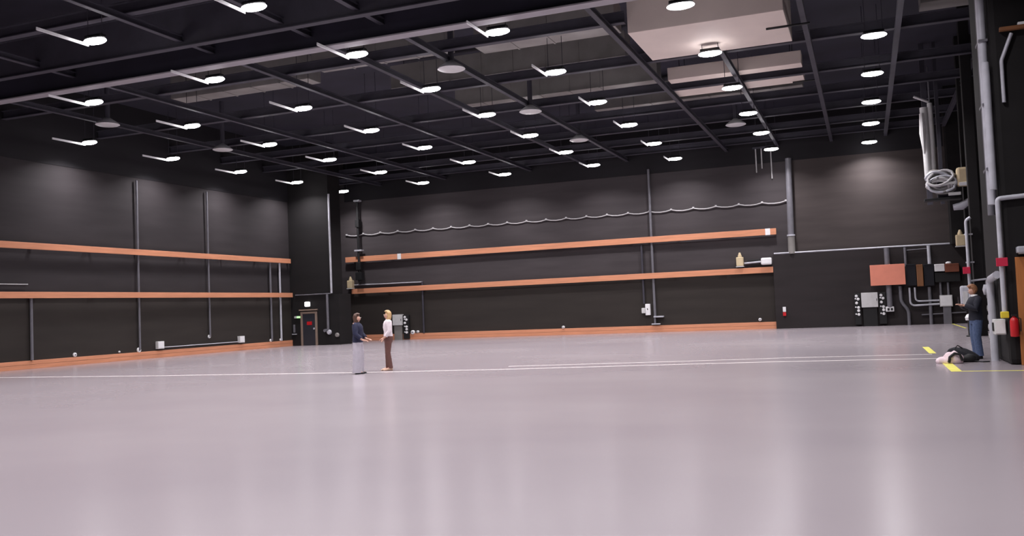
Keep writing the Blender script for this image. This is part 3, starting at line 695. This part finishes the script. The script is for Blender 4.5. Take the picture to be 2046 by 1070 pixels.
# ------------------------------------------------------------------ people
def skin_body(name, m, nodes, edges, parent, root_i, sub=2):
    me = bpy.data.meshes.new(name); bm = bmesh.new(); ly = bm.verts.layers.skin.verify()
    vs = []
    for p, r in nodes:
        v = bm.verts.new(p); v[ly].radius = (r, r) if not isinstance(r, tuple) else r; vs.append(v)
    for a, b in edges: bm.edges.new((vs[a], vs[b]))
    vs[root_i][ly].use_root = True
    bm.to_mesh(me); bm.free(); me.materials.append(m)
    o = bpy.data.objects.new(name, me); COL.objects.link(o); o.parent = parent
    sk = o.modifiers.new('Skin', 'SKIN'); sk.use_smooth_shade = True; sk.branch_smoothing = .4
    ss = o.modifiers.new('Sub', 'SUBSURF'); ss.levels = sub; ss.render_levels = sub
    return o
def ering(c, rx, ry, n=20, fx=None):
    out = []
    for k in range(n):
        a = 2 * math.pi * k / n; q = Vector((rx * math.cos(a), ry * math.sin(a), 0))
        if fx: q = fx(a, q)
        out.append(Vector(c) + q)
    return out

def person(name, loc, face, label, hgt, arms, top_m, leg_m, shoe_m, hair_m, style):
    """local frame: faces +X, left is +Y; arms = {side: (elbow, wrist, hand_dir)}; side +1 left, -1 right"""
    k = hgt / 1.65
    root = empty(name, loc, label, 'person')
    Rz = Matrix.Rotation(face, 4, 'Z')
    T = lambda p: (Rz @ (Vector(p) * k))
    hd = style.get('head_tilt', 0.0)                                 # nod, radians
    Hp = Vector((0.02, 0, 1.44))
    def HT(p):                                                       # head points tilt about the neck top, then turn
        q = Vector(p) - Hp
        q = Matrix.Rotation(hd, 3, 'Y') @ q
        q = Matrix.Rotation(style.get('head_turn', 0), 3, 'Z') @ q
        return q + Hp
    N = []; E = []
    def nd(p, r, link=None):
        N.append((T(p), tuple(x * k for x in r) if isinstance(r, tuple) else r * k)); i = len(N) - 1
        if link is not None: E.append((link, i))
        return i
    pel = nd((0, 0, .92), .105)
    wst = nd((0, 0, 1.05), .095, pel); chs = nd((.0, 0, 1.22), .115, wst); ust = nd((-.01, 0, 1.34), .09, chs)
    nk = nd((0, 0, 1.415), .047, ust)
    jw = nd(HT((.03, 0, 1.47)), .055, nk); md = nd(HT((.025, 0, 1.53)), .078, jw); cr = nd(HT((.01, 0, 1.595)), .068, md)
    nz = nd(HT((.105, 0, 1.52)), .011, md)
    for s in (1, -1): nd(HT((.0, s * .085, 1.52)), .014, md)
    for s in (1, -1):
        st = style.get('stance', {}).get(s, ((0.0, s * .085, .9), (.01, s * .09, .5), (-.01, s * .095, .09)))
        hp_ = nd(st[0], .088, pel); kn = nd(st[1], .058, hp_); an = nd(st[2], .038, kn)
        ft = nd((st[2][0] + .08, st[2][1] + s * .01, .045), .034, an); nd((st[2][0] + .16, st[2][1] + s * .015, .032), .026, ft)
        el, wr, hdv = arms[s]
        sh = nd((-.01, s * .165, 1.355), .056, ust); e = nd(el, .04, sh); w_ = nd(wr, .026, e)
        hv = Vector(hdv).normalized(); pm = nd(Vector(wr) + hv * .06, (.03, .02), w_)
        side = hv.cross(Vector((0, 0, 1)));  side = side.normalized() if side.length > .1 else Vector((1, 0, 0))
        crl = Vector((0, 0, -1)) if abs(hv.z) < .7 else Vector((1, 0, 0))
        for f, (o_, L_) in enumerate(((-.028, .066), (-.01, .076), (.009, .072), (.027, .056))):
            b = nd(Vector(wr) + hv * .10 + side * o_, .0095, pm)
            c_ = nd(Vector(wr) + hv * (.10 + L_ * .55) + side * o_ * 1.1 + crl * .008, .0085, b)
            nd(Vector(wr) + hv * (.10 + L_ * .9) + side * o_ * 1.1 + crl * .03, .0075, c_)
        t1 = nd(Vector(wr) + hv * .045 - side * .035 + crl * .005, .0105, pm)
        nd(Vector(wr) + hv * .085 - side * .052 + crl * .015, .009, t1)
    skin_body('body', M_skin, N, E, root, pel)
    B = lambda mb: mb.xform(Rz @ Matrix.Scale(k, 4))
    BL = dict(local=True)
    # face
    for s in (1, -1):
        mb = MB().ell(HT((.098, s * .032, 1.545)), (.008, .013, .009), 10, 6); B(mb).build('eye', M_white, root, True, True)
        mb = MB().ell(HT((.105, s * .032, 1.545)), (.004, .006, .006), 8, 6); B(mb).build('iris', M_black, root, True, True)
        mb = MB().tube([HT((.1, s * .014, 1.564)), HT((.1, s * .046, 1.563))], .004, 6); B(mb).build('eyebrow', hair_m, root, True, True)
    mb = MB().ell(HT((.082, 0, 1.478)), (.008, .024, .008), 10, 6); B(mb).build('mouth', mat('lips', (176, 96, 92), .5), root, True, True)
    # hair: a shell over the skull, drawn inside the head over the face
    Lh, wav = style['hair_len'], style.get('wave', 0)
    def hf(d_, q_):
        fr = d_.x
        f = 1.0
        if fr > .4 and d_.z < .62: f = .5
        elif fr > .2 and d_.z < .25: f = .8
        z = q_.z
        if d_.z < -.1 and fr < .35: z = q_.z - Lh * min(1, (-d_.z - .1) / .6)
        wv = 1 + wav * math.sin(9 * d_.z + 4 * math.atan2(d_.y, d_.x))
        return Vector((q_.x * f * wv, q_.y * f * wv * (1 + .12 * (d_.z < -.2)), z))
    mb = MB().ell((0, 0, 0), (.118, .112, .122), 24, 16, hf)
    for i, v in enumerate(mb.v): mb.v[i] = HT(v + Vector((.004, 0, 1.562)))
    B(mb).build('hair', hair_m, root, True, True)
    # top: torso loft plus sleeves in one garment mesh
    tw = style.get('top_wide', 1.0); hem = style['hem']
    rings = [ering((0, 0, hem), .125 * tw, .165 * tw), ering((0, 0, hem + .03), .13 * tw, .17 * tw), ering((0, 0, 1.07), .115 * tw, .155 * tw), ering((.012, 0, 1.2), .128 * tw, .168 * tw),
             ering((.008, 0, 1.3), .122 * tw, .182 * tw), ering((-.005, 0, 1.37), .105, .19), ering((-.005, 0, 1.405), .068, .1), ering((0, 0, 1.425), .06, .062)]
    mb = MB().loft(rings)
    for s in (1, -1):
        el, wr, hdv = (Vector(x) for x in arms[s])
        sh = Vector((-.01, s * .15, 1.355)); cut = style.get('sleeve', .85)
        sw = style.get('sleeve_w', 1.0)
        mb.tube([sh + Vector((0, -s * .04, .0)), sh + Vector((0, s * .03, -.03)), (sh + el) / 2, el, el + (wr - el) * .5 * cut, el + (wr - el) * cut], [.07, .079, .068 * sw, .058 * sw, .052 * sw, .047 * sw], 14)
    B(mb).build('top', top_m, root, True, True)
    if style.get('collar'):
        mb = MB().loft([ering((.0, 0, 1.395), .082, .095), ering((.01, 0, 1.44), .068, .07)]); B(mb).build('collar', M_white, root, True, True)
    # lower garment
    lg = style['legs']; mb = MB()
    hip = style.get('hip', 1.0)
    mb.loft([ering((0, 0, hem + .06), .118 * hip, .155 * hip), ering((0, 0, .95), .128 * hip, .17 * hip), ering((0, 0, .86), .13 * hip, .172 * hip), ering((0, 0, .78), .11 * hip, .15 * hip)])
    for s in (1, -1):
        st = style.get('stance', {}).get(s, ((0.0, s * .085, .9), (.01, s * .09, .5), (-.01, s * .095, .09)))
        h_, kn, an = (Vector(x) for x in st)
        mb.loft([ering(h_ + Vector((0, 0, -.02)), .1 * hip, .09 * hip), ering((h_ + kn) / 2, lg[0], lg[0] * .95), ering(kn, lg[1], lg[1]),
                 ering((kn + an) / 2, lg[2], lg[2]), ering((an.x, an.y, style.get('leg_end', .07)), lg[3], lg[3])])
    B(mb).build('trousers', leg_m, root, True, True)
    for s in (1, -1):
        st = style.get('stance', {}).get(s, ((0.0, s * .085, .9), (.01, s * .09, .5), (-.01, s * .095, .09)))
        ax, ay = st[2][0], st[2][1]
        rings = []
        for x, w2, h2 in ((-.055, .02, .05), (-.045, .034, .085), (.0, .038, .09), (.06, .044, .075), (.13, .048, .055), (.18, .04, .042), (.205, .018, .025)):
            rings.append([Vector((ax + x, ay + w2 * math.cos(a), max(.0, h2 * .5 + h2 * .5 * math.sin(a)))) for a in [2 * math.pi * j / 14 for j in range(14)]])
        mb = MB().loft(rings); B(mb).build('shoe', shoe_m, root, True, True)
    return root, T, B

M_navy = mat('navy knit', (31, 34, 60), .85, var=.15, scale=20)
M_greytr = mat('pale grey trousers', (178, 172, 182), .8, var=.06, scale=10)
M_hairbr = mat('brown hair', (84, 58, 46), .6, var=.25, scale=40, stretch=(1, 1, .2))
M_blonde = mat('blonde hair', (202, 166, 118), .55, var=.18, scale=40, stretch=(1, 1, .2))
M_blouse = mat('white blouse cloth', (226, 216, 220), .8, var=.05, scale=14)
M_browntr = mat('brown trousers', (98, 64, 58), .75, var=.12, scale=12)
M_sand = mat('pale beige shoe leather', (206, 172, 150), .6, var=.06)
M_mannavy = mat('dark navy jacket', (28, 30, 44), .8, var=.15, scale=20)
M_jean = mat('blue denim', (74, 90, 124), .85, var=.18, scale=30)
M_manhair = mat('light brown hair', (150, 104, 72), .6, var=.2, scale=40)

pw1 = on_z(717, 746); pw2 = on_z(778, 739.5); pm = on_z(1955, 716)
person('person', (pw1.x, pw1.y, 0), math.radians(12), 'woman in navy top and wide pale grey trousers, facing right with forearms out', 1.66,
       {1: ((.03, .24, 1.1), (.2, .16, .95), (.8, -.25, -.1)), -1: ((.02, -.25, 1.1), (.2, -.2, .93), (.9, .2, -.15))},
       M_navy, M_greytr, M_black, M_hairbr,
       dict(hair_len=.12, wave=.05, hem=.86, sleeve=.75, sleeve_w=1.25, top_wide=1.12, legs=(.125, .125, .13, .135), hip=1.08, leg_end=.03, head_turn=-.1))
person('person', (pw2.x, pw2.y, 0), math.radians(216), 'blonde woman in white blouse and brown trousers, facing the woman in navy', 1.71,
       {1: ((-.02, .23, 1.1), (.12, .17, .92), (.8, -.3, -.3)), -1: ((-.04, -.24, 1.1), (.06, -.24, .93), (.6, .2, -.6))},
       M_blouse, M_browntr, M_sand, M_blonde,
       dict(hair_len=.08, hem=.93, sleeve=.78, sleeve_w=1.1, top_wide=1.0, legs=(.088, .072, .068, .066), hip=1.0, head_turn=.1,
            stance={1: ((0, .08, .9), (.03, .07, .5), (-.03, .07, .09)), -1: ((0, -.08, .9), (.02, -.08, .5), (.02, -.08, .09))}))
mroot, T, B = person('person', (pm.x, pm.y, 0), math.radians(196), 'man in dark navy jacket and blue jeans looking down at a phone', 1.74,
       {1: ((.08, .23, 1.12), (.26, .08, 1.2), (.8, -.4, .3)), -1: ((.08, -.23, 1.12), (.27, -.07, 1.2), (.8, .4, .3))},
       M_mannavy, M_jean, M_black, M_manhair,
       dict(hair_len=.0, hem=.86, sleeve=.92, sleeve_w=1.15, top_wide=1.12, legs=(.1, .085, .08, .08), hip=1.05, head_tilt=.35, collar=True,
            stance={1: ((0, .09, .9), (.04, .1, .5), (.0, .1, .09)), -1: ((0, -.09, .9), (.02, -.1, .5), (-.02, -.11, .09))}))
ph = MB().box((.345, -.04, 1.255), (.355, .035, 1.40), .004).xform(Matrix.Rotation(math.radians(196), 4, 'Z') @ Matrix.Scale(1.74 / 1.65, 4))
ph.xform(Matrix.Translation((pm.x, pm.y, 0)))
tag(ph.build('phone', mat('phone glass', (34, 34, 40), .2), None), 'dark phone held in the hands of the man in jeans', 'phone')

# ------------------------------------------------------------------ the bag and the garment on the floor
bp_ = on_z(1926, 722)
q = empty('backpack', (bp_.x, bp_.y, 0), 'black backpack slumped on the floor left of the man', 'bag')
def slump(d_, q_):
    z = max(q_.z, -.10); lean = .10 * max(0, -d_.x)
    return Vector((q_.x * (1 - .25 * max(0, d_.z)) - .10 * max(0, d_.z), q_.y, z + .05 * math.sin(5 * d_.y + 3 * d_.x) * .4 + lean))
MB().ell((bp_.x, bp_.y, .10), (.34, .22, .21), 24, 14, slump).build('body', M_blackblue, q, True)
MB().ell((bp_.x + .08, bp_.y - .16, .09), (.18, .1, .1), 18, 10, lambda d_, q_: Vector((q_.x, q_.y, max(q_.z, -.085)))).build('front_pocket', M_black, q, True)
MB().tube([(bp_.x + .2, bp_.y - .2, .03), (bp_.x + .36, bp_.y - .3, .014), (bp_.x + .5, bp_.y - .26, .014)], .014, 8).build('strap', M_black, q, True)
MB().tube([(bp_.x - .18, bp_.y - .05, .3), (bp_.x - .12, bp_.y - .09, .38), (bp_.x - .02, bp_.y - .06, .31)], .014, 8).build('carry_loop', M_black, q, True)
gp = on_z(1905, 725)
q = empty('garment', (gp.x, gp.y, 0), 'crumpled white and pale pink garment with black trim beside the backpack', 'garment')
MB().ell((gp.x, gp.y, .08), (.2, .17, .19), 26, 16, lambda d_, q_: Vector((q_.x * (1 + .14 * math.sin(7 * d_.y + 5 * d_.z)), q_.y * (1 + .12 * math.sin(6 * d_.x + 4 * d_.z)), max(q_.z * (1 + .1 * math.sin(8 * d_.x)), -.075)))).build('body', mat('white pink cloth', (236, 214, 220), .9, var=.06), q, True)
MB().ell((gp.x - .2, gp.y + .02, .05), (.16, .12, .1), 20, 12, lambda d_, q_: Vector((q_.x, q_.y * (1 + .15 * math.sin(7 * d_.x)), max(q_.z, -.048)))).build('sleeve', mat('white pink cloth', (236, 214, 220)), q, True)
MB().tube([(gp.x - .1, gp.y - .16, .03), (gp.x - .08, gp.y - .19, .15), (gp.x + .02, gp.y - .17, .23), (gp.x + .13, gp.y - .15, .2), (gp.x + .18, gp.y - .16, .06)], .03, 8).build('trim', M_black, q, True)
